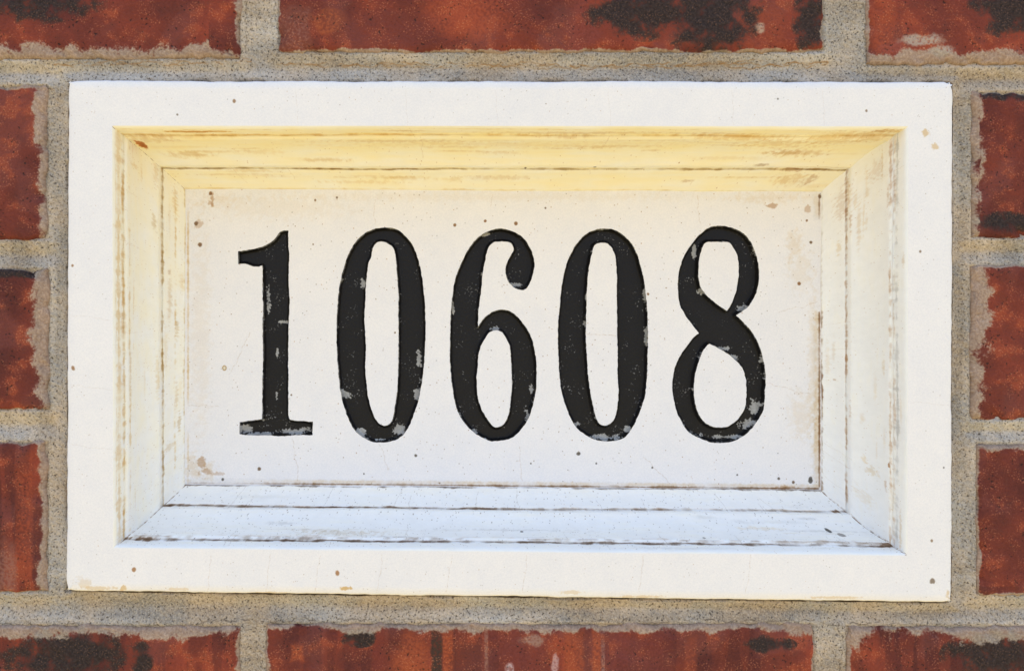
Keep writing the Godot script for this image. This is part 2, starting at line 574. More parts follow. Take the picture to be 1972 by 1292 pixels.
# ---------- the plaque ----------
const FRONT := 10.0
const DEEP := 183.0
const PX0 := 118.0
const PY0 := 148.0
const PW := 1732
const PH := 1022
const SL := 1536     # moulding texture: four strips, one per side
const SH := 224
const INNER := [Vector2(215, 242), Vector2(1750, 243), Vector2(1748, 1070), Vector2(217, 1055)]
const PANEL := [Vector2(358, 366), Vector2(1580, 371), Vector2(1580, 942), Vector2(358, 931)]
var profile := [Vector2(0, 0), Vector2(2.2, 1), Vector2(4.2, 4), Vector2(6, 12), Vector2(7.5, 26), Vector2(8.4, 34), Vector2(9.0, 38.6), Vector2(10.2, 39), Vector2(11.4, 37.6), Vector2(15, 38.2), Vector2(17, 39.4), Vector2(18.2, 43), Vector2(18.8, 50), Vector2(19.4, 57),
	Vector2(21, 68), Vector2(24, 84), Vector2(28.5, 99), Vector2(34, 111), Vector2(40, 119.5), Vector2(46, 125), Vector2(51, 127.4), Vector2(54.5, 128.4), Vector2(56, 130), Vector2(56.8, 135), Vector2(57.4, 142), Vector2(57.8, 147.6), Vector2(59.4, 148), Vector2(60.6, 145.6), Vector2(62, 146.4),
	Vector2(66, 153), Vector2(72, 163), Vector2(79, 171.5), Vector2(86, 176.4), Vector2(91, 178), Vector2(95, 178.8), Vector2(97.4, 179.6), Vector2(98.0, 186), Vector2(99.4, 187), Vector2(100, 184.5)]
const QUIRKS := [38.6, 39.0, 147.6, 148.0, 186.0, 187.0]   # grooves in the corners of the steps, by their depth

var pc: PackedByteArray
var mcol: PackedByteArray


func blot(buf: PackedByteArray, bw: int, bh: int, x: float, y: float, rx: float, ry: float, col: Color, strength: float, rough := 0.0, soft := 0.35) -> void:
	for ty in range(maxi(0, int(y - ry - 2)), mini(bh, int(y + ry + 3))):
		for tx in range(maxi(0, int(x - rx - 2)), mini(bw, int(x + rx + 3))):
			var d := Vector2((tx - x) / rx, (ty - y) / ry).length()
			var q := (ty * 2 % NH) * NW + (tx * 2 + 77) % NW
			d += rough * ((mid[q] - 128) / 128.0 + 0.35 * (fine[(ty % NH) * NW + tx % NW] - 128) / 128.0)
			var a := strength * (1.0 - sm(1.0 - soft, 1.0, d))
			if a <= 0.0:
				continue
			var i := (ty * bw + tx) * 3
			buf[i] = int(lerpf(buf[i], col.r * 255.0, a))
			buf[i + 1] = int(lerpf(buf[i + 1], col.g * 255.0, a))
			buf[i + 2] = int(lerpf(buf[i + 2], col.b * 255.0, a))


func crack(buf: PackedByteArray, bw: int, bh: int, from: Vector2, to: Vector2, wander: float, col: Color, strength: float, width := 1.0) -> void:
	var n := int(from.distance_to(to) / 1.5) + 2
	var across := (to - from).normalized().orthogonal()
	var s := rng.randf_range(0, 999)
	for k in n:
		var t := float(k) / (n - 1)
		var off := (bump_noise.get_noise_2d(t * from.distance_to(to) * 1.2, s) * 1.4 + bump_noise.get_noise_2d(t * from.distance_to(to) * 0.3, s + 50.0) * 3.0) * wander
		var p := from.lerp(to, t) + across * off
		var a := strength * clampf(0.55 + bump_noise.get_noise_2d(t * 300.0, s + 20.0) * 1.2, 0.1, 1.0)
		blot(buf, bw, bh, p.x, p.y, width, width, col, a, 0.0, 0.9)


const BROWN := Color(0.62, 0.42, 0.24)
const OCHRE := Color(0.80, 0.62, 0.34)
const DIRT := Color(0.36, 0.29, 0.23)
const GREY := Color(0.42, 0.40, 0.37)


func pt(x: float, y: float) -> Vector2:   # a mark on the border of the plaque, in texels
	var p := real(x, y, FRONT)
	return p - Vector2(PX0, PY0)


func pp(x: float, y: float) -> Vector2:   # a mark on the sunk panel, in texels
	var p := real(x, y, FRONT - DEEP)
	return p - Vector2(PX0, PY0)


func paint_face() -> void:
	pc.resize(PW * PH * 3)
	for ty in PH:
		for tx in PW:
			var q := ty * NW + tx
			var vl := low[q] / 255.0 - 0.5
			var vm := mid[q] / 255.0 - 0.5
			var vf := fine[q] / 255.0 - 0.5
			var vg := grain[q] / 255.0 - 0.5
			var k := vl * 4.0 + vm * 4.0 + vf * 8.0 + vg * 8.0
			var warm := vl * 2.0 + vm * 2.0 + vf * 3.0
			var i := (ty * PW + tx) * 3
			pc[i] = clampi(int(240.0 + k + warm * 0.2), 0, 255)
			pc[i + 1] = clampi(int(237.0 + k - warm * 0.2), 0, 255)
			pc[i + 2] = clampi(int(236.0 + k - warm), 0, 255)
	# faint cloudy stains on the panel
	for s in [[1540, 520, 30, 50, 0.13], [1545, 800, 34, 60, 0.16], [1530, 470, 20, 40, 0.2], [1566, 700, 12, 220, 0.18], [385, 640, 26, 280, 0.10], [960, 378, 560, 12, 0.08], [1480, 380, 90, 14, 0.16], [420, 385, 60, 16, 0.12],
		[372, 900, 24, 30, 0.28], [400, 905, 22, 22, 0.25], [540, 400, 180, 30, 0.08]]:
		var p := pp(s[0], s[1])
		blot(pc, PW, PH, p.x, p.y, s[2] * 1.1, s[3] * 1.1, Color(0.82, 0.68, 0.47), s[4], 0.55, 0.9)
	# brown scabs and drips
	for s in [[408, 385, 4, 14, 0.55], [403, 390, 8, 5, 0.4], [380, 433, 10, 9, 0.35], [387, 890, 9, 14, 0.5], [395, 908, 16, 6, 0.45], [420, 912, 14, 4, 0.3], [1485, 396, 11, 5, 0.55], [1556, 400, 6, 10, 0.4], [1510, 938, 26, 4, 0.5], [1484, 940, 40, 3, 0.4]]:
		var p := pp(s[0], s[1])
		blot(pc, PW, PH, p.x, p.y, s[2] * 1.1, s[3] * 1.1, BROWN.lightened(0.15), s[4], 0.6, 0.4)
	# dots: x, y, radius, darkness (0 brown, 1 grey)
	for s in [[404, 372, 4, 0.2], [376, 430, 5, 0.4], [384, 471, 5, 0.3], [606, 385, 2.4, 0.3], [648, 380, 2.2, 0.6], [875, 433, 3.4, 0.2], [934, 425, 3.4, 0.1], [993, 430, 4, 0.2], [1248, 566, 3.2, 0.2], [1539, 546, 4, 0.1],
		[1562, 466, 3.4, 0.5], [1554, 424, 3, 0.2], [1579, 378, 5, 0.6], [800, 877, 3.4, 0.9], [1114, 873, 4.6, 0.9], [1256, 900, 2.4, 1.0], [498, 902, 4, 0.5], [1500, 921, 3, 0.9], [1561, 926, 5.5, 1.0], [1561, 921, 4, 1.0], [1528, 928, 3.6, 0.6],
		[428, 923, 3.2, 1.0], [1022, 892, 2, 1.0], [1148, 892, 2, 1.0], [602, 470, 2, 0.4], [700, 912, 2, 1], [760, 640, 2, .5], [560, 760, 2, .5], [1420, 914, 2, 1], [1050, 400, 2, .6], [846, 930, 2, .5]]:
		var p := pp(s[0], s[1])
		blot(pc, PW, PH, p.x, p.y, s[2] * 1.05, s[2] * 1.15, BROWN.darkened(0.1).lerp(GREY.darkened(0.2), s[3]), 0.9, 0.25, 0.45)
	# a ring left by a bubble
	var rp := pp(431, 708)
	blot(pc, PW, PH, rp.x, rp.y, 5.5, 6.5, OCHRE.darkened(0.2), 0.8, 0.1, 0.3)
	blot(pc, PW, PH, rp.x, rp.y, 3.4, 4.2, Color(0.9, 0.87, 0.8), 0.95, 0.1, 0.4)
	# dots on the border
	for s in [[340, 220, 2.5, 0.8], [450, 194, 4, 0.3], [1669, 213, 3, 0.6], [138, 511, 3, 0.2], [139, 709, 4.5, 0.2], [649, 1103, 5.5, 0.0], [1796, 1118, 6, 0.7], [1795, 1041, 3, 0.5], [1498, 190, 2, 1], [256, 1096, 5, 0.05], [1773, 484, 3, 0.6], [1818, 900, 2, 1]]:
		var p := pt(s[0], s[1])
		blot(pc, PW, PH, p.x, p.y, s[2], s[2] * 1.1, BROWN.lerp(GREY, s[3]), 0.8, 0.3, 0.5)
	for s in [[1783, 256, 8, 9, 0.5], [1800, 282, 9, 7, 0.45], [666, 1132, 12, 4, 0.7], [190, 1132, 40, 4, 0.3], [236, 1133, 8, 6, 0.5], [340, 1134, 26, 3, 0.25], [520, 1141, 30, 2.5, 0.25], [1100, 1140, 30, 4, 0.25], [160, 1120, 20, 12, 0.2], [1826, 1144, 6, 10, 0.4], [1600, 1150, 60, 3, 0.3], [1240, 1148, 50, 3, 0.3]]:
		var p := pt(s[0], s[1])
		blot(pc, PW, PH, p.x, p.y, s[2], s[3], OCHRE, s[4], 0.6, 0.5)
	# pores
	for n in 900:
		var p := Vector2(rng.randf_range(200, PW - 200), rng.randf_range(190, PH - 190))
		blot(pc, PW, PH, p.x, p.y, rng.randf_range(0.9, 1.6), rng.randf_range(0.9, 1.7), GREY.lerp(BROWN, rng.randf()), rng.randf_range(0.4, 0.85), 0.0, 0.7)
	for n in 420:
		var p := Vector2(rng.randf_range(20, PW - 20), rng.randf_range(20, 85))
		if n % 3 == 1:
			p.y = PH - p.y - 12.0
		elif n % 3 == 2:
			p = Vector2(rng.randf_range(18, 92) if n % 2 else PW - rng.randf_range(20, 92), rng.randf_range(20, PH - 20))
		blot(pc, PW, PH, p.x, p.y, rng.randf_range(0.8, 1.3), rng.randf_range(0.8, 1.4), GREY.lerp(BROWN, rng.randf()), rng.randf_range(0.25, 0.6), 0.0, 0.7)
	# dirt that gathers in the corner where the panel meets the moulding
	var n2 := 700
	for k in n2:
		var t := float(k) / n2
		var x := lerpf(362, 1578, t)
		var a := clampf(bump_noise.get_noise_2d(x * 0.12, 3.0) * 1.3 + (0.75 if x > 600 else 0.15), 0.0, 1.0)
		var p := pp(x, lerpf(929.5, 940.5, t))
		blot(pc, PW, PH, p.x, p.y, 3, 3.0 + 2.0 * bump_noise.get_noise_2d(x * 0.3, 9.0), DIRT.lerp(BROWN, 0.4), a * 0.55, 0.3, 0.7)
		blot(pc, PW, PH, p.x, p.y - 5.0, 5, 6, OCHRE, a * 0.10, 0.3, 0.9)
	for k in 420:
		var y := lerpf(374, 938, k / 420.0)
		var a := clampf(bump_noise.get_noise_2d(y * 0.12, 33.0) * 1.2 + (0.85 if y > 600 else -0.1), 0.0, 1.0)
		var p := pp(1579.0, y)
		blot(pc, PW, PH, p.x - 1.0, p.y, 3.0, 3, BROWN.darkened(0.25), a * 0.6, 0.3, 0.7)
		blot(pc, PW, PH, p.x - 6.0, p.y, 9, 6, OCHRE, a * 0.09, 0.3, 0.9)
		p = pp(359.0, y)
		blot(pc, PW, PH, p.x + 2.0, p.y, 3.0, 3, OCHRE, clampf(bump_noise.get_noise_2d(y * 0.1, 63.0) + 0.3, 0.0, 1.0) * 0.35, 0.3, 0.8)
	# hairline cracks
	var cc := Color(0.62, 0.49, 0.36)
	for x in [570, 780, 955, 1172, 1410, 1585]:
		crack(pc, PW, PH, pt(x, 175), pt(x + 3, 240), 1.0, cc, 0.22, 0.9)
	for x in [402, 515, 862, 730, 1235, 1440, 1010, 610]:
		crack(pc, PW, PH, pt(x + 6, 1068), pt(x - 4, 1140), 1.2, cc, 0.4, 1.0)
	for y in [745, 860, 610]:
		crack(pc, PW, PH, pt(134, y - 4), pt(212, y + 5), 1.2, cc, 0.25, 0.9)
	crack(pc, PW, PH, pt(1755, 775), pt(1828, 779), 1.2, cc, 0.25, 0.9)
	for s in [[728, 850, 745, 905], [1002, 860, 1006, 925], [560, 845, 574, 925], [1120, 640, 1240, 655], [1478, 735, 1560, 760], [1240, 880, 1290, 930], [360, 778, 420, 782], [1500, 600, 1575, 580], [720, 384, 722, 430], [950, 375, 948, 400], [1344, 375, 1350, 430], [440, 720, 480, 640]]:
		crack(pc, PW, PH, pp(s[0], s[1]), pp(s[2], s[3]), 1.6, cc, 0.5, 1.0)


func paint_moulding() -> void:
	var hh := SH * 4
	mcol.resize(SL * hh * 3)
	for ty in hh:
		var side := ty / SH
		var t := ty % SH
		for tx in SL:
			var q := ty * NW + tx
			# stains run along the moulding, with warm bounce light painted in top and left
			var vs := low[(ty * 2 % NH) * NW + tx] / 255.0 - 0.5
			var vr := mid[(ty * 2 % NH) * NW + tx / 4] / 255.0 - 0.5
			var vm := mid[q] / 255.0 - 0.5
			var vf := fine[q] / 255.0 - 0.5
			var k := vm * 5.0 + vf * 4.0 + vs * 5.0
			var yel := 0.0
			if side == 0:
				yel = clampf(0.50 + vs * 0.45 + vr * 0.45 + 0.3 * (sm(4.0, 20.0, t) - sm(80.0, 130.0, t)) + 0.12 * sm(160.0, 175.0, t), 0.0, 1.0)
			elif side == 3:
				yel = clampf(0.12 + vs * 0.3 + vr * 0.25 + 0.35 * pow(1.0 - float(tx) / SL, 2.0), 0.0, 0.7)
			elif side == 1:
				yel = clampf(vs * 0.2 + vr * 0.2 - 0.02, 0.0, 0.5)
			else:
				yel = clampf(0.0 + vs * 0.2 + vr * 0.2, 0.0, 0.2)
			var i := (ty * SL + tx) * 3
			mcol[i] = clampi(int(lerpf(243.0 + k, 245.0, yel)), 0, 255)  # base whiter than the border, brightening the dim recess in its colour
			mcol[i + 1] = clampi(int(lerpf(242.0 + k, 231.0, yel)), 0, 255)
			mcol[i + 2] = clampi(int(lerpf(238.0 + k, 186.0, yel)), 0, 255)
	for n in 2600:
		var side := rng.randi_range(0, 3)
		if side < 2 and rng.randf() < 0.5:
			side = 2
		var p := Vector2(rng.randf_range(6, SL - 6), side * SH + rng.randf_range(8, 214))
		blot(mcol, SL, hh, p.x, p.y, rng.randf_range(0.8, 1.6), rng.randf_range(0.9, 1.9), (DIRT if side == 2 else BROWN), rng.randf_range(0.25, 0.75), 0.0, 0.7)
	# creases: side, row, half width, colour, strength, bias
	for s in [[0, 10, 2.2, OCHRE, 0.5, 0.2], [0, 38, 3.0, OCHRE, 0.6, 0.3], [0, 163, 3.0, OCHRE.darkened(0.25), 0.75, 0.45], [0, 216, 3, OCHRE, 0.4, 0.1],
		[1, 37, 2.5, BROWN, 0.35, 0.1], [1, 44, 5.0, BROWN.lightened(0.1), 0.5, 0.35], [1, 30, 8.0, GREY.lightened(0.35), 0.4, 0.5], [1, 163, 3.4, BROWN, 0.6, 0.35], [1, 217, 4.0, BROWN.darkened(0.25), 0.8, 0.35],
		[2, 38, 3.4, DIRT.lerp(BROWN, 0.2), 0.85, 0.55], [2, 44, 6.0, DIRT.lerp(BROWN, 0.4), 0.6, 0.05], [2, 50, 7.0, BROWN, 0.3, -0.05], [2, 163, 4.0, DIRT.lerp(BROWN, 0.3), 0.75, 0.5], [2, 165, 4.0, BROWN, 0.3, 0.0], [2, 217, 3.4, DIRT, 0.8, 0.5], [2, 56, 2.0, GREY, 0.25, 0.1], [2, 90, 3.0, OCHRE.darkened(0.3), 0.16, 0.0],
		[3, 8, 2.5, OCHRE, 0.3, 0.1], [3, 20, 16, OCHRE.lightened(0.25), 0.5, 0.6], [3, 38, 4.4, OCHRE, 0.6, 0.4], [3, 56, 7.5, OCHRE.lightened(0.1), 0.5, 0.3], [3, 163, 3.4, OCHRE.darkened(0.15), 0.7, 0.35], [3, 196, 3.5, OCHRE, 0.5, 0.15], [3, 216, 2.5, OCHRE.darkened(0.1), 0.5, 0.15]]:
		var side: int = s[0]  # left and right lines also paint in the shade of the steps
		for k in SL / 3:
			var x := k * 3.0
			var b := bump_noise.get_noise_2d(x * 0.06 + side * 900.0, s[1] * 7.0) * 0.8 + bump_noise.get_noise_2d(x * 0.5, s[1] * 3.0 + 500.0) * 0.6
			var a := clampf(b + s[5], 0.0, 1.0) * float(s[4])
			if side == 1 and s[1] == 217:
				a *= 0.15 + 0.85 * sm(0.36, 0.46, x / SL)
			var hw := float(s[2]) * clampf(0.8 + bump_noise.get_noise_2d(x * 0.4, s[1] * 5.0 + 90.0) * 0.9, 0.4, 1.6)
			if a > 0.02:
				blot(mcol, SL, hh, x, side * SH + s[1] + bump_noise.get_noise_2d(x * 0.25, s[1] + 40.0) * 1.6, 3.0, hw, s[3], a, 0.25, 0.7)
	# long faint streaks left by water and the brush
	for n in 90:
		var side: int = [0, 0, 0, 1, 3, 0, 1, 3, 2][n % 9]
		blot(mcol, SL, hh, rng.randf_range(0, SL), side * SH + rng.randf_range(6, 212), rng.randf_range(25, 150), rng.randf_range(3, 9), OCHRE.lerp(BROWN, rng.randf() * 0.5) if side != 2 else GREY.lightened(0.4), rng.randf_range(0.08, 0.26), 0.5, 0.95)
	for s in [[0.03, 50, 70, 22, 0.4], [0.06, 120, 60, 14, 0.4], [0.97, 40, 46, 30, 0.45], [0.985, 14, 36, 10, 0.6], [0.9, 112, 80, 16, 0.5], [0.93, 190, 50, 20, 0.45], [0.35, 60, 200, 12, 0.35], [0.6, 30, 240, 9, 0.4]]:
		blot(mcol, SL, hh, float(s[0]) * SL, s[1], s[2], s[3], OCHRE.lerp(BROWN, 0.2), float(s[4]) * 0.75, 0.6, 0.95)
	# fine cracks across
	for n in 44:
		var side: int = 2 if n < 22 else [0, 3, 1][n % 3]
		var x := rng.randf_range(40, SL - 40)
		var r0: float = [8.0, 40.0, 152.0][rng.randi_range(0, 2)]
		crack(mcol, SL, hh, Vector2(x, side * SH + r0), Vector2(x + rng.randf_range(-8, 8), side * SH + r0 + rng.randf_range(30, 90)), 1.4, (DIRT if side == 2 else BROWN).lightened(0.1), 0.5, 1.0)
	# dirt in the mitres
	for s in [[2, 0.0015, 0.35], [2, 0.9985, 0.35], [1, 0.9985, 0.1], [3, 0.0015, 0.1]]:
		for k in 110:
			var a: float = clampf(float(s[2]) + bump_noise.get_noise_2d(k * 4.0, float(s[0]) * 90.0 + float(s[1]) * 50.0) * 0.9, 0.0, 0.9)
			blot(mcol, SL, hh, float(s[1]) * SL, int(s[0]) * SH + k * 2.0, 2.0, 2.0, DIRT.lerp(BROWN, 0.3), a, 0.3, 0.7)
	for s in [[2, 0.004, 39, 14, 4], [2, 0.994, 40, 18, 5], [2, 0.985, 163, 12, 5], [2, 0.012, 163, 10, 4], [2, 0.03, 39, 30, 4]]:
		blot(mcol, SL, hh, float(s[1]) * SL, int(s[0]) * SH + float(s[2]), s[3], s[4], DIRT.lerp(BROWN, 0.35), 0.8, 0.8, 0.6)
	# single marks: side, share along, row, radii, colour, strength
	for s in [[0, 0.009, 80, 11, 26, Color(0.74, 0.46, 0.20), 0.95], [0, 0.010, 86, 7, 16, Color(0.64, 0.37, 0.14), 0.75], [0, 0.09, 22, 52, 7, Color(0.74, 0.52, 0.22), 0.75], [0, 0.125, 20, 34, 5, Color(0.78, 0.57, 0.26), 0.7], [0, 0.16, 112, 60, 12, OCHRE, 0.25], [0, 0.86, 70, 90, 30, OCHRE, 0.5], [0, 0.80, 40, 120, 14, OCHRE.lightened(0.1), 0.65], [0, 0.93, 50, 70, 40, OCHRE, 0.5],
		[0, 0.885, 112, 46, 12, BROWN.lerp(OCHRE, 0.5), 0.5], [0, 0.868, 146, 16, 5, DIRT.lerp(BROWN, 0.5), 0.69], [0, 0.92, 163, 46, 5, BROWN, 0.69], [0, 0.962, 190, 16, 18, BROWN, 0.6], [0, 0.975, 20, 30, 7, BROWN, 0.45], [0, 0.63, 156, 4, 4, DIRT, 0.8], [0, 0.53, 160, 3, 3, DIRT, 0.8],
		[0, 0.5, 80, 500, 20, OCHRE.lightened(0.15), 0.25], [0, 0.78, 196, 16, 4, BROWN, 0.5], [0, 0.28, 200, 120, 5, OCHRE, 0.4],
		[2, 0.28, 70, 110, 16, OCHRE.darkened(0.25), 0.35], [2, 0.24, 84, 60, 8, OCHRE.darkened(0.3), 0.3], [2, 0.5, 96, 200, 5, GREY.lightened(0.3), 0.3], [2, 0.85, 110, 60, 9, OCHRE, 0.3], [2, 0.941, 104, 6, 9, GREY.darkened(0.3), 0.9], [2, 0.951, 84, 8, 12, GREY.lightened(0.15), 0.75],
		[2, 0.52, 90, 4, 4, GREY.darkened(0.3), 0.8], [2, 0.76, 60, 4, 4, GREY.darkened(0.3), 0.8], [2, 0.36, 50, 60, 5, DIRT, 0.3], [2, 0.2, 42, 80, 5, DIRT, 0.4],
		[3, 0.055, 80, 14, 20, OCHRE, 0.4], [3, 0.17, 140, 40, 7, OCHRE.darkened(0.15), 0.5], [3, 0.07, 196, 80, 8, OCHRE, 0.6], [3, 0.30, 180, 14, 6, BROWN, 0.5], [3, 0.47, 200, 70, 6, OCHRE.darkened(0.1), 0.5], [3, 0.84, 180, 26, 20, OCHRE.darkened(0.1), 0.4], [3, 0.78, 206, 60, 5, OCHRE.darkened(0.15), 0.6], [3, 0.65, 60, 90, 6, OCHRE, 0.3],
		[1, 0.09, 170, 90, 26, BROWN.lightened(0.2), 0.4], [1, 0.06, 90, 50, 30, BROWN.lightened(0.3), 0.35], [1, 0.16, 150, 60, 5, BROWN, 0.5], [1, 0.22, 180, 40, 8, OCHRE, 0.4], [1, 0.14, 50, 60, 6, BROWN.lightened(0.1), 0.5], [1, 0.84, 100, 24, 24, OCHRE.darkened(0.1), 0.4], [1, 0.86, 60, 30, 5, BROWN, 0.5], [1, 0.82, 120, 22, 10, OCHRE, 0.4], [1, 0.62, 190, 7, 6, BROWN, 0.6], [1, 0.70, 150, 50, 4, BROWN, 0.4], [1, 0.92, 120, 40, 30, OCHRE, 0.2], [1, 0.81, 48, 10, 4, BROWN, 0.7]]:
		blot(mcol, SL, hh, s[1] * SL, int(s[0]) * SH + float(s[2]), s[3], s[4], s[5], float(s[6]) * (0.55 if s[6] < 0.7 else 1.0), 0.75 if s[6] < 0.7 else 0.3, 0.9 if s[6] < 0.7 else 0.3)


func side_points(quad: Array, side: int, n: int) -> PackedVector2Array:
	var out := PackedVector2Array()
	var a: Vector2 = quad[side]
	var b: Vector2 = quad[(side + 1) % 4]
	for k in n:
		out.append(a.lerp(b, float(k) / (n - 1)))
	return out


func build_plaque() -> void:
	var plaque := Node3D.new()
	plaque.name = "address_plaque"
	plaque.position = Vector3.ZERO
	plaque.set_meta("label", "white cast stone address plaque with black numerals 10608 in the brick wall")
	plaque.set_meta("category", "plaque")
	add_child(plaque)
	paint_face()
	paint_moulding()
	# relief of the painted stone
	var relief := tex(noise_bytes(31, 0.11, 3, NW, NH), NW, NH, Image.FORMAT_L8)
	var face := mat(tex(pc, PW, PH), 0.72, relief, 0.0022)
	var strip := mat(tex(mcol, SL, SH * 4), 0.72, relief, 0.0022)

	var outer := []
	var inner := []
	var panel := []
	for k in 4:
		outer.append(real(PLAQUE[k].x, PLAQUE[k].y, FRONT))
		inner.append(real(INNER[k].x, INNER[k].y, FRONT))
		panel.append(real(PANEL[k].x, PANEL[k].y, FRONT - DEEP))
	var mid_point := Vector2(986, 650)

	# border: from the inner edge out over the rounded rim and back into the wall
	var st := start()
	var made := 0
	var rim := [[1.0, 9.2], [3.0, 6.0], [3.8, 2.0], [4.2, -20.0], [4.2, -320.0]]
	for side in 4:
		var n := 260 if side % 2 == 0 else 150
		var a := side_points(inner, side, n)
		var b := side_points(outer, side, n)
		var out_dir: Vector2 = [Vector2(0, -1), Vector2(1, 0), Vector2(0, 1), Vector2(-1, 0)][side]
		var rows := []
		var uvs := []
		for j in range(-5, 7):
			var row := PackedVector3Array()
			var tt := PackedVector2Array()
			for k in n:
				var t := float(k) / (n - 1)
				var ends := sm(0.0, 0.02, t) * sm(0.0, 0.02, 1.0 - t)
				var p: Vector2
				var z := FRONT
				var wav := (wob.get_noise_2d(b[k].x * 0.25 + side * 300.0, b[k].y * 0.25) * 1.6 + bump_noise.get_noise_2d(b[k].x * 0.7, b[k].y * 0.7 + side * 70.0) * 0.9) * ends
				if j > 0:
					p = b[k].lerp(a[k], j / 6.0) + out_dir * wav * (1.0 - j / 6.0)
				else:
					var rm: Array = rim[-j - 1] if j < 0 else [0.0, 10.0]
					# the corners are rounded: pull the end of each side in
					p = b[k] + out_dir * (wav + float(rm[0])) + (b[k] - mid_point).sign() * Vector2(absf(out_dir.y), absf(out_dir.x)) * float(rm[0]) * (1.0 if k == 0 or k == n - 1 else 0.0)
					z = rm[1]
				var cut := 0.0
				var q := minf(t, 1.0 - t) * a[0].distance_to(a[n - 1])
				if j <= 0:
					cut = maxf(0.0, 12.0 - q) * 0.45 * (0.9 if (side == 0 and t > 0.5) or (side == 1 and t < 0.5) else 0.45)
				p -= out_dir * cut
				z += (wob.get_noise_2d(p.x * 0.12, p.y * 0.12) * 0.4 if j >= 0 else 0.0)
				row.append(w(p.x, p.y, z))
				tt.append(Vector2((p.x - PX0) / PW, (p.y - PY0) / PH))
			rows.append(row)
			uvs.append(tt)
		made = sheet(st, rows, uvs, made)
	st.generate_normals()
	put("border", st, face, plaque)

	# moulding, one mitred length for each side
	var arc := PackedFloat32Array([0.0])
	for k in range(1, profile.size()):
		arc.append(arc[k - 1] + (1.0 if QUIRKS.any(func(q: float) -> bool: return absf(q - profile[k].y) < 0.01 or absf(q - profile[k - 1].y) < 0.01) else profile[k].distance_to(profile[k - 1])))
	for side in 4:
		var n := 260 if side % 2 == 0 else 150
		var rows := []
		var uvs := []
		for j in profile.size():
			var row := PackedVector3Array()
			var tt := PackedVector2Array()
			var q: Vector2 = profile[j]
			var loop := []
			for k in 4:
				loop.append(Vector2(inner[k]).lerp(panel[k], q.x / 100.0))
			var pts := side_points(loop, side, n)
			for k in n:
				var t := float(k) / (n - 1)
				var p := pts[k]
				var ends := sm(0.0, 0.03, t) * sm(0.0, 0.03, 1.0 - t)
				var wav := wob.get_noise_3d(p.x * 0.12, p.y * 0.12, side * 50.0 + j * 2.0) * 2.6 * ends + bump_noise.get_noise_3d(p.x * 0.5, p.y * 0.5, j * 9.0) * 0.7 * ends
				if j == 0:
					wav *= 0.0
				var dir: Vector2 = [Vector2(0, 1), Vector2(-1, 0), Vector2(0, -1), Vector2(1, 0)][side]
				var z := FRONT - q.y
				if j == 0:
					z += wob.get_noise_2d(p.x * 0.12, p.y * 0.12) * 0.4
				p += dir * wav
				row.append(w(p.x, p.y, z))
				tt.append(Vector2(t if side < 2 else 1.0 - t, (side * SH + arc[j]) / (SH * 4.0)))
			rows.append(row)
			uvs.append(tt)
		var ms := start()
		sheet(ms, rows, uvs)
		ms.generate_normals()
		put("moulding", ms, strip, plaque).set_meta("label", ["upper length of the stepped moulding, with stains and warm bounce light painted yellow", "right hand length of the moulding with a rusty inner corner", "pale lower length of the moulding with dirt in its creases", "left hand length of the moulding with ochre streaks"][side])

	build_numerals(plaque, face, panel)


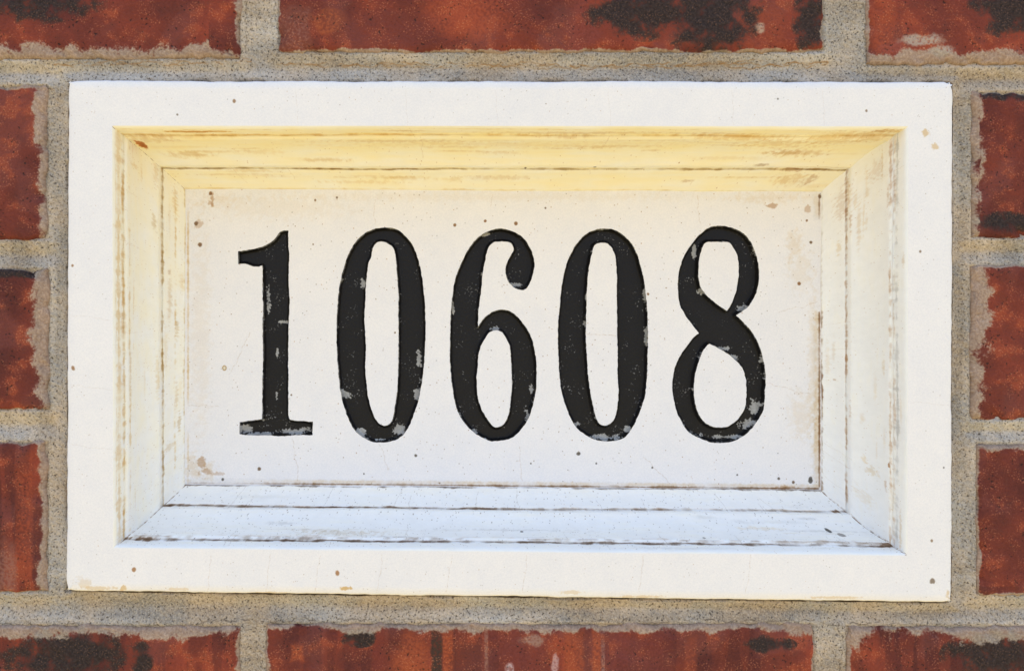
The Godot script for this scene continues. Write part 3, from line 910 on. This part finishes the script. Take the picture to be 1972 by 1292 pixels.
# ---------- panel and numerals ----------
# outlines as measured: first the outside, then the counters; each list runs clockwise and is smoothed. A third value 1 marks a sharp corner.
var numerals := [
	{"o": Vector2(430, 420), "cut": 528.0, "name": "black engraved numeral 1", "loops": [[
		[358, 68, 1], [335, 68], [318, 74], [300, 88], [285, 110], [262, 133], [225, 152], [180, 167], [120, 178], [80, 183, 1], [80, 255, 1], [105, 252], [135, 258], [165, 268], [195, 268], [213, 262, 1], [216, 300], [214, 400], [218, 500], [215, 600], [217, 700], [218, 800], [214, 900], [214, 1000],
		[212, 1095], [203, 1113], [150, 1118], [88, 1128, 1], [88, 1195, 1], [150, 1202], [250, 1202], [330, 1205], [400, 1200], [492, 1200, 1], [494, 1125, 1], [440, 1122], [385, 1116], [360, 1102], [358, 1000], [358, 800], [360, 600], [365, 450], [360, 350], [363, 210], [359, 150]]]},
	{"o": Vector2(430, 420), "cut": 733.0, "name": "first black engraved numeral 0, beside the 1", "loops": [[
		[885, 52], [960, 62], [1020, 115], [1060, 180], [1090, 280], [1110, 420], [1118, 560], [1116, 700], [1105, 850], [1085, 980], [1055, 1080], [1015, 1170], [965, 1220], [890, 1240], [820, 1235], [760, 1205], [710, 1150], [672, 1060], [645, 950], [631, 800], [625, 650], [628, 500], [640, 380], [660, 290], [690, 200], [740, 120], [810, 68]],
		[[880, 130], [920, 148], [945, 180], [955, 240], [960, 320], [967, 420], [967, 560], [968, 700], [965, 850], [960, 950], [948, 1040], [935, 1110], [910, 1142], [880, 1145], [850, 1125], [825, 1075], [805, 1010], [792, 930], [785, 820], [787, 700], [780, 560], [785, 450], [790, 350], [800, 260], [815, 220], [825, 170], [845, 138]]]},
	{"o": Vector2(850, 420), "cut": 951.0, "name": "black engraved numeral 6", "loops": [[
		[330, 58], [400, 75], [455, 110], [490, 165], [510, 215], [515, 260], [505, 310], [490, 360], [470, 390], [440, 397], [400, 382], [370, 350], [355, 300], [360, 250], [385, 205], [398, 170], [385, 140], [350, 130], [310, 130], [280, 140], [258, 170], [245, 220], [230, 300], [220, 400], [208, 480], [203, 560], [204, 598, 1], [230, 560], [265, 530], [310, 508], [360, 508], [410, 535], [450, 580], [490, 640], [510, 700], [525, 790], [527, 880], [522, 960], [505, 1040], [480, 1110], [440, 1170], [390, 1215], [330, 1230], [270, 1232], [210, 1205], [150, 1160], [105, 1100], [75, 1020], [58, 920], [47, 800], [47, 680], [50, 560], [58, 450], [75, 340], [105, 260], [150, 170], [200, 110], [260, 72]],
		[[300, 620], [330, 628], [355, 660], [375, 700], [383, 760], [388, 850], [390, 930], [383, 1000], [372, 1080], [352, 1130], [320, 1153], [285, 1150], [250, 1105], [220, 1050], [200, 980], [195, 900], [200, 820], [205, 760], [218, 710], [245, 660], [265, 632]]]},
	{"o": Vector2(850, 420), "cut": 1164.0, "name": "second black engraved numeral 0, between the 6 and the 8", "loops": [[
		[910, 57], [970, 70], [1030, 115], [1075, 180], [1105, 270], [1125, 370], [1138, 480], [1143, 600], [1143, 740], [1138, 870], [1125, 990], [1095, 1080], [1050, 1170], [1000, 1220], [930, 1235], [860, 1228], [800, 1200], [740, 1150], [695, 1060], [665, 960], [652, 850], [645, 720], [645, 600], [655, 480], [665, 380], [690, 260], [725, 180], [775, 110], [840, 68]],
		[[890, 135], [925, 145], [950, 180], [965, 230], [970, 320], [970, 450], [972, 600], [975, 750], [975, 880], [980, 960], [970, 1060], [950, 1120], [915, 1145], [880, 1140], [855, 1100], [840, 1040], [822, 950], [812, 860], [805, 750], [800, 640], [803, 500], [805, 400], [815, 290], [830, 210], [850, 150]]]},
	{"o": Vector2(1270, 420), "cut": 1387.0, "name": "black engraved numeral 8", "loops": [[
		[330, 42], [400, 52], [460, 80], [505, 130], [535, 200], [552, 280], [550, 360], [530, 430], [500, 480], [460, 515], [426, 538, 1], [470, 580], [520, 640], [555, 710], [578, 790], [590, 880], [585, 960], [578, 1050], [545, 1120], [490, 1185], [430, 1225], [370, 1242], [290, 1240], [220, 1215], [160, 1180], [115, 1110], [85, 1030], [72, 950], [78, 860], [105, 780], [150, 710], [190, 660], [219, 637, 1], [190, 600], [150, 545], [115, 480], [103, 400], [105, 320], [125, 240], [160, 170], [215, 100], [270, 55]],
		[[330, 132], [385, 135], [415, 170], [435, 220], [440, 290], [435, 350], [420, 420], [395, 480], [375, 512, 1], [340, 490], [300, 460], [260, 425], [230, 380], [218, 330], [218, 270], [225, 210], [240, 160], [265, 133]],
		[[278, 695, 1], [320, 715], [370, 745], [420, 785], [460, 830], [478, 890], [482, 960], [478, 1030], [455, 1085], [420, 1125], [370, 1155], [310, 1155], [260, 1135], [225, 1095], [200, 1030], [192, 960], [195, 890], [210, 820], [235, 750], [255, 715]]]},
]
const NX0 := 400.0
const NY0 := 396.0
const NWID := 1164
const NHEI := 496


func outline(raw: Array, origin: Vector2, s: int) -> PackedVector2Array:
	var out := PackedVector2Array()
	var n := raw.size()
	var sharp := func(k: int) -> bool: return raw[posmod(k, n)].size() > 2
	var at := func(k: int) -> Vector2:
		var q: Array = raw[posmod(k, n)]
		return origin + Vector2(q[0], q[1]) / 2.871
	for k in n:
		var a: Vector2 = at.call(k)
		var b: Vector2 = at.call(k + 1)
		var before: Vector2 = a - (b - a) if sharp.call(k) else at.call(k - 1)
		var after: Vector2 = b + (b - a) if sharp.call(k + 1) else at.call(k + 2)
		var m := maxi(2, int(a.distance_to(b) / 2.6))
		for i in m:
			var p := a.cubic_interpolate(b, before, after, float(i) / m)
			if i > 0 or not sharp.call(k):   # the hand-cut edge is not quite even
				p += Vector2(bump_noise.get_noise_3d(p.x * 1.6, p.y * 1.6, s), bump_noise.get_noise_3d(p.x * 1.6, p.y * 1.6, s + 60.0)) * 0.9 + Vector2(bump_noise.get_noise_3d(p.x * 5.0, p.y * 5.0, s), bump_noise.get_noise_3d(p.x * 5.0, p.y * 5.0, s + 60.0)) * 0.5
			out.append(real(p.x, p.y, FRONT - DEEP))
	return out


func flat(st: SurfaceTool, poly: PackedVector2Array, z: float, uv: Callable) -> void:
	var tri := Geometry2D.triangulate_polygon(poly)
	if tri.is_empty():
		push_warning("a piece of the panel could not be filled")
	for k in range(0, tri.size(), 3):
		var p := [poly[tri[k]], poly[tri[k + 1]], poly[tri[k + 2]]]
		if (p[1] - p[0]).cross(p[2] - p[0]) < 0.0:   # y runs down: clockwise seen from the front
			p.reverse()
		for v: Vector2 in p:
			st.set_normal(Vector3(0, 0, 1))
			st.set_uv(uv.call(v))
			st.add_vertex(w(v.x, v.y, z))


func build_numerals(plaque: Node3D, face: Material, panel: Array) -> void:
	var zp := FRONT - DEEP
	var floor_z := zp - 14.0
	var uv_face := func(v: Vector2) -> Vector2: return Vector2((v.x - PX0) / PW, (v.y - PY0) / PH)
	var uv_num := func(v: Vector2) -> Vector2: return Vector2((v.x - NX0) / NWID, (v.y - NY0) / NHEI)
	var all := []
	for n in numerals.size():
		var loops := []
		for l in numerals[n].loops:
			loops.append(outline(l, numerals[n].o, n * 30))
		all.append(loops)

	# the panel, with an opening for every numeral
	var st := start()
	var cuts_x := PackedFloat32Array([minf(panel[0].x, panel[3].x) - 4.0])
	for n in numerals.size():
		cuts_x.append(real(numerals[n].cut, 600, zp).x)
		if n < numerals.size() - 1:
			cuts_x.append(real([630.0, 842.0, 1054.0, 1272.0][n], 600, zp).x)
	cuts_x.append(maxf(panel[1].x, panel[2].x) + 4.0)
	var top := minf(panel[0].y, panel[1].y) - 4.0
	var low_y := maxf(panel[2].y, panel[3].y) + 6.0
	for k in cuts_x.size() - 1:
		var rect := PackedVector2Array([Vector2(cuts_x[k], top), Vector2(cuts_x[k + 1], top), Vector2(cuts_x[k + 1], low_y), Vector2(cuts_x[k], low_y)])
		for p in Geometry2D.clip_polygons(rect, all[k / 2][0]):
			flat(st, p, zp, uv_face)
	for loops in all:
		for q in range(1, loops.size()):
			flat(st, loops[q], zp, uv_face)
	put("panel", st, face, plaque)

	var paint := mat(numeral_texture(all), 0.45, numeral_relief, 0.03, 0.35)
	var lip := [[0.0, 0.0], [0.5, 0.6], [1.2, 2.4], [2.8, 8.5], [4.6, 13.0], [6.6, 14.0]]
	for n in numerals.size():
		var ns := start()
		var count := 0
		for q in all[n].size():
			var loop: PackedVector2Array = all[n][q]
			var m := loop.size()
			var dirs := PackedVector2Array()
			var inward := 1.0 if Geometry2D.is_polygon_clockwise(loop) == (q == 0) else -1.0
			for k in m:
				var t := (loop[(k + 2) % m] - loop[(k + m - 2) % m]).normalized()
				dirs.append(Vector2(t.y, -t.x) * inward)
			var rows := []
			var uvs := []
			for s in lip:
				var row := PackedVector3Array()
				var tt := PackedVector2Array()
				for k in m + 1:
					var p: Vector2 = loop[k % m] + dirs[k % m] * float(s[0])
					row.append(w(p.x, p.y, zp - float(s[1])))
					tt.append(uv_num.call(p))
				rows.append(row)
				uvs.append(tt)
			# seen from inside the cut, the lip lies above the floor; keep the faces turned to the front
			var forward := (loop[1] - loop[0]).normalized()
			if forward.cross(dirs[0]) < 0.0:
				rows.reverse()
				uvs.reverse()
			count = sheet(ns, rows, uvs, count)
		ns.generate_normals()
		var o := put("numeral", ns, paint, plaque)
		o.set_meta("label", numerals[n].name)
		# floor of the cut
		var fs := start()
		var xc := real(numerals[n].cut, 600, zp).x
		for half in 2:
			var rect := PackedVector2Array([Vector2(0, 0), Vector2(xc, 0), Vector2(xc, 2000), Vector2(0, 2000)]) if half == 0 else PackedVector2Array([Vector2(xc, 0), Vector2(3000, 0), Vector2(3000, 2000), Vector2(xc, 2000)])
			for p in Geometry2D.intersect_polygons(rect, all[n][0]):
				var pieces := [p]
				for q in range(1, all[n].size()):
					var next := []
					for piece in pieces:
						next.append_array(Geometry2D.clip_polygons(piece, all[n][q]))
					pieces = next
				for piece in pieces:
					flat(fs, piece, floor_z + 0.1, uv_num)
		var merged: ArrayMesh = o.mesh
		fs.commit(merged)


var numeral_relief: ImageTexture


func numeral_texture(all: Array) -> ImageTexture:
	# how far each texel lies from the edge of its numeral, then paint and wear
	var dist := PackedFloat32Array()
	dist.resize(NWID * NHEI)
	for loops in all:
		for y in NHEI:
			var yy := y + NY0
			var xs := PackedFloat32Array()
			for loop: PackedVector2Array in loops:
				var m := loop.size()
				for k in m:
					var a := loop[k]
					var b := loop[(k + 1) % m]
					if (a.y <= yy) != (b.y <= yy):
						xs.append(a.x + (b.x - a.x) * (yy - a.y) / (b.y - a.y))
			xs.sort()
			for k in range(0, xs.size() - 1, 2):
				for x in range(maxi(0, int(ceil(xs[k] - NX0))), mini(NWID - 1, int(xs[k + 1] - NX0)) + 1):
					dist[y * NWID + x] = 99.0
	for y in range(1, NHEI - 1):
		for x in range(1, NWID - 1):
			var i := y * NWID + x
			if dist[i] > 0.0:
				dist[i] = minf(minf(dist[i], dist[i - 1] + 1.0), minf(minf(dist[i - NWID] + 1.0, dist[i - NWID - 1] + 1.41), dist[i - NWID + 1] + 1.41))
	for y in range(NHEI - 2, 0, -1):
		for x in range(NWID - 2, 0, -1):
			var i := y * NWID + x
			if dist[i] > 0.0:
				dist[i] = minf(minf(dist[i], dist[i + 1] + 1.0), minf(minf(dist[i + NWID] + 1.0, dist[i + NWID + 1] + 1.41), dist[i + NWID - 1] + 1.41))
	var c := PackedByteArray()
	c.resize(NWID * NHEI * 3)
	var h := PackedByteArray()
	h.resize(NWID * NHEI)
	# where the paint has flaked away: x, y, half width, half height
	var flakes: Array[Vector4] = []
	for f in [[660, 760, 13, 9], [692, 832, 9, 6], [768, 826, 14, 9], [806, 690, 6, 18], [736, 847, 12, 3], [696, 545, 5, 8], [803, 760, 6, 20], [900, 832, 18, 7], [1024, 748, 5, 10], [1016, 806, 7, 20], [930, 847, 9, 3], [872, 590, 4, 12], [952, 632, 12, 5], [1165, 843, 34, 6], [1108, 818, 9, 6], [1246, 652, 4, 26],
		[1243, 570, 4, 14], [1132, 566, 4, 12], [1210, 828, 8, 6], [1138, 730, 4, 20], [1460, 782, 13, 15], [1440, 815, 18, 9], [1405, 842, 34, 4], [1334, 838, 22, 7], [1312, 818, 7, 14], [1392, 671, 18, 4], [1418, 690, 16, 6], [1432, 592, 10, 8], [1470, 690, 5, 10], [1354, 560, 8, 8], [1340, 480, 4, 16], [1465, 640, 6, 5],
		[500, 837, 36, 4], [556, 832, 24, 5], [474, 826, 12, 9], [531, 678, 3, 12], [514, 575, 5, 22], [545, 620, 14, 3], [530, 760, 3, 9], [590, 828, 12, 6], [995, 548, 16, 4], [930, 450, 20, 3]]:
		var p := real(f[0], f[1], FRONT - DEEP)
		flakes.append(Vector4(p.x - NX0, p.y - NY0, f[2], f[3]))
	for y in NHEI:
		var down := sm(250.0, 470.0, y)
		var close: Array[Vector4] = flakes.filter(func(f: Vector4) -> bool: return absf(y - f.y) < f.w * 1.7)
		for x in NWID:
			var i := y * NWID + x
			if dist[i] == 0.0 and (x < 3 or x > NWID - 4 or dist[i - 3] + dist[i + 3] == 0.0) and (y < 3 or y > NHEI - 4 or dist[i - 3 * NWID] + dist[i + 3 * NWID] == 0.0):
				continue
			var q := y * NW + x + 300
			var vl := low[q] / 255.0
			var vm := mid[(y + 500) * NW + x] / 255.0
			var vf := fine[q] / 255.0
			var vg := grain[q] / 255.0
			var d := dist[i]
			var edge := 1.0 - sm(0.5, 8.0, d)
			var patch := low[(y * 3 % NH) * NW + (x * 3 + 200) % NW] / 255.0
			var rag := (vm - 0.5) * 0.9 + (vf - 0.5) * 0.6 + (patch - 0.5) * 1.5
			var chip := sm(0.66, 0.72, edge * 0.36 + rag * 0.70) * 0.9
			if d > 0.0:
				var worn := 0.0
				for f: Vector4 in close:
					var dx := absf(x - f.x) / f.z
					var dy := absf(y - f.y) / f.w
					if dx < 1.7 and dy < 1.7:
						worn = maxf(worn, 1.5 - sqrt(dx * dx + dy * dy))
				if worn > 0.0:
					chip = maxf(chip, sm(0.42, 0.55, worn * 0.9 + (vm - 0.5) * 1.7 + (vf - 0.5) * 1.1))
			chip = maxf(chip, sm(0.70, 0.76, vf * 0.6 + vg * 0.15 + patch * 0.25 + down * 0.015) * sm(0.46, 0.66, patch) * 0.7)
			chip = maxf(chip, (1.0 - sm(1.0, 2.2, d)) * sm(0.35, 0.55, vm + 0.1) * 0.7)
			var k := (vf - 0.5) * 16.0 + (vg - 0.5) * 10.0
			var b := 22.0 + k * 0.5
			var gr := 160.0 + k * 1.6 + (vm - 0.5) * 50.0
			c[i * 3] = clampi(int(lerpf(b + 1.0, gr, chip)), 0, 255)
			c[i * 3 + 1] = clampi(int(lerpf(b - 0.5, gr - 1.0, chip)), 0, 255)
			c[i * 3 + 2] = clampi(int(lerpf(b, gr - 4.0, chip)), 0, 255)
			h[i] = clampi(int(128.0 + (vm - 0.5) * 60.0 + (vf - 0.5) * 70.0 + (vg - 0.5) * 30.0 - chip * 40.0), 0, 255)
	numeral_relief = tex(h, NWID, NHEI, Image.FORMAT_L8)
	return tex(c, NWID, NHEI)
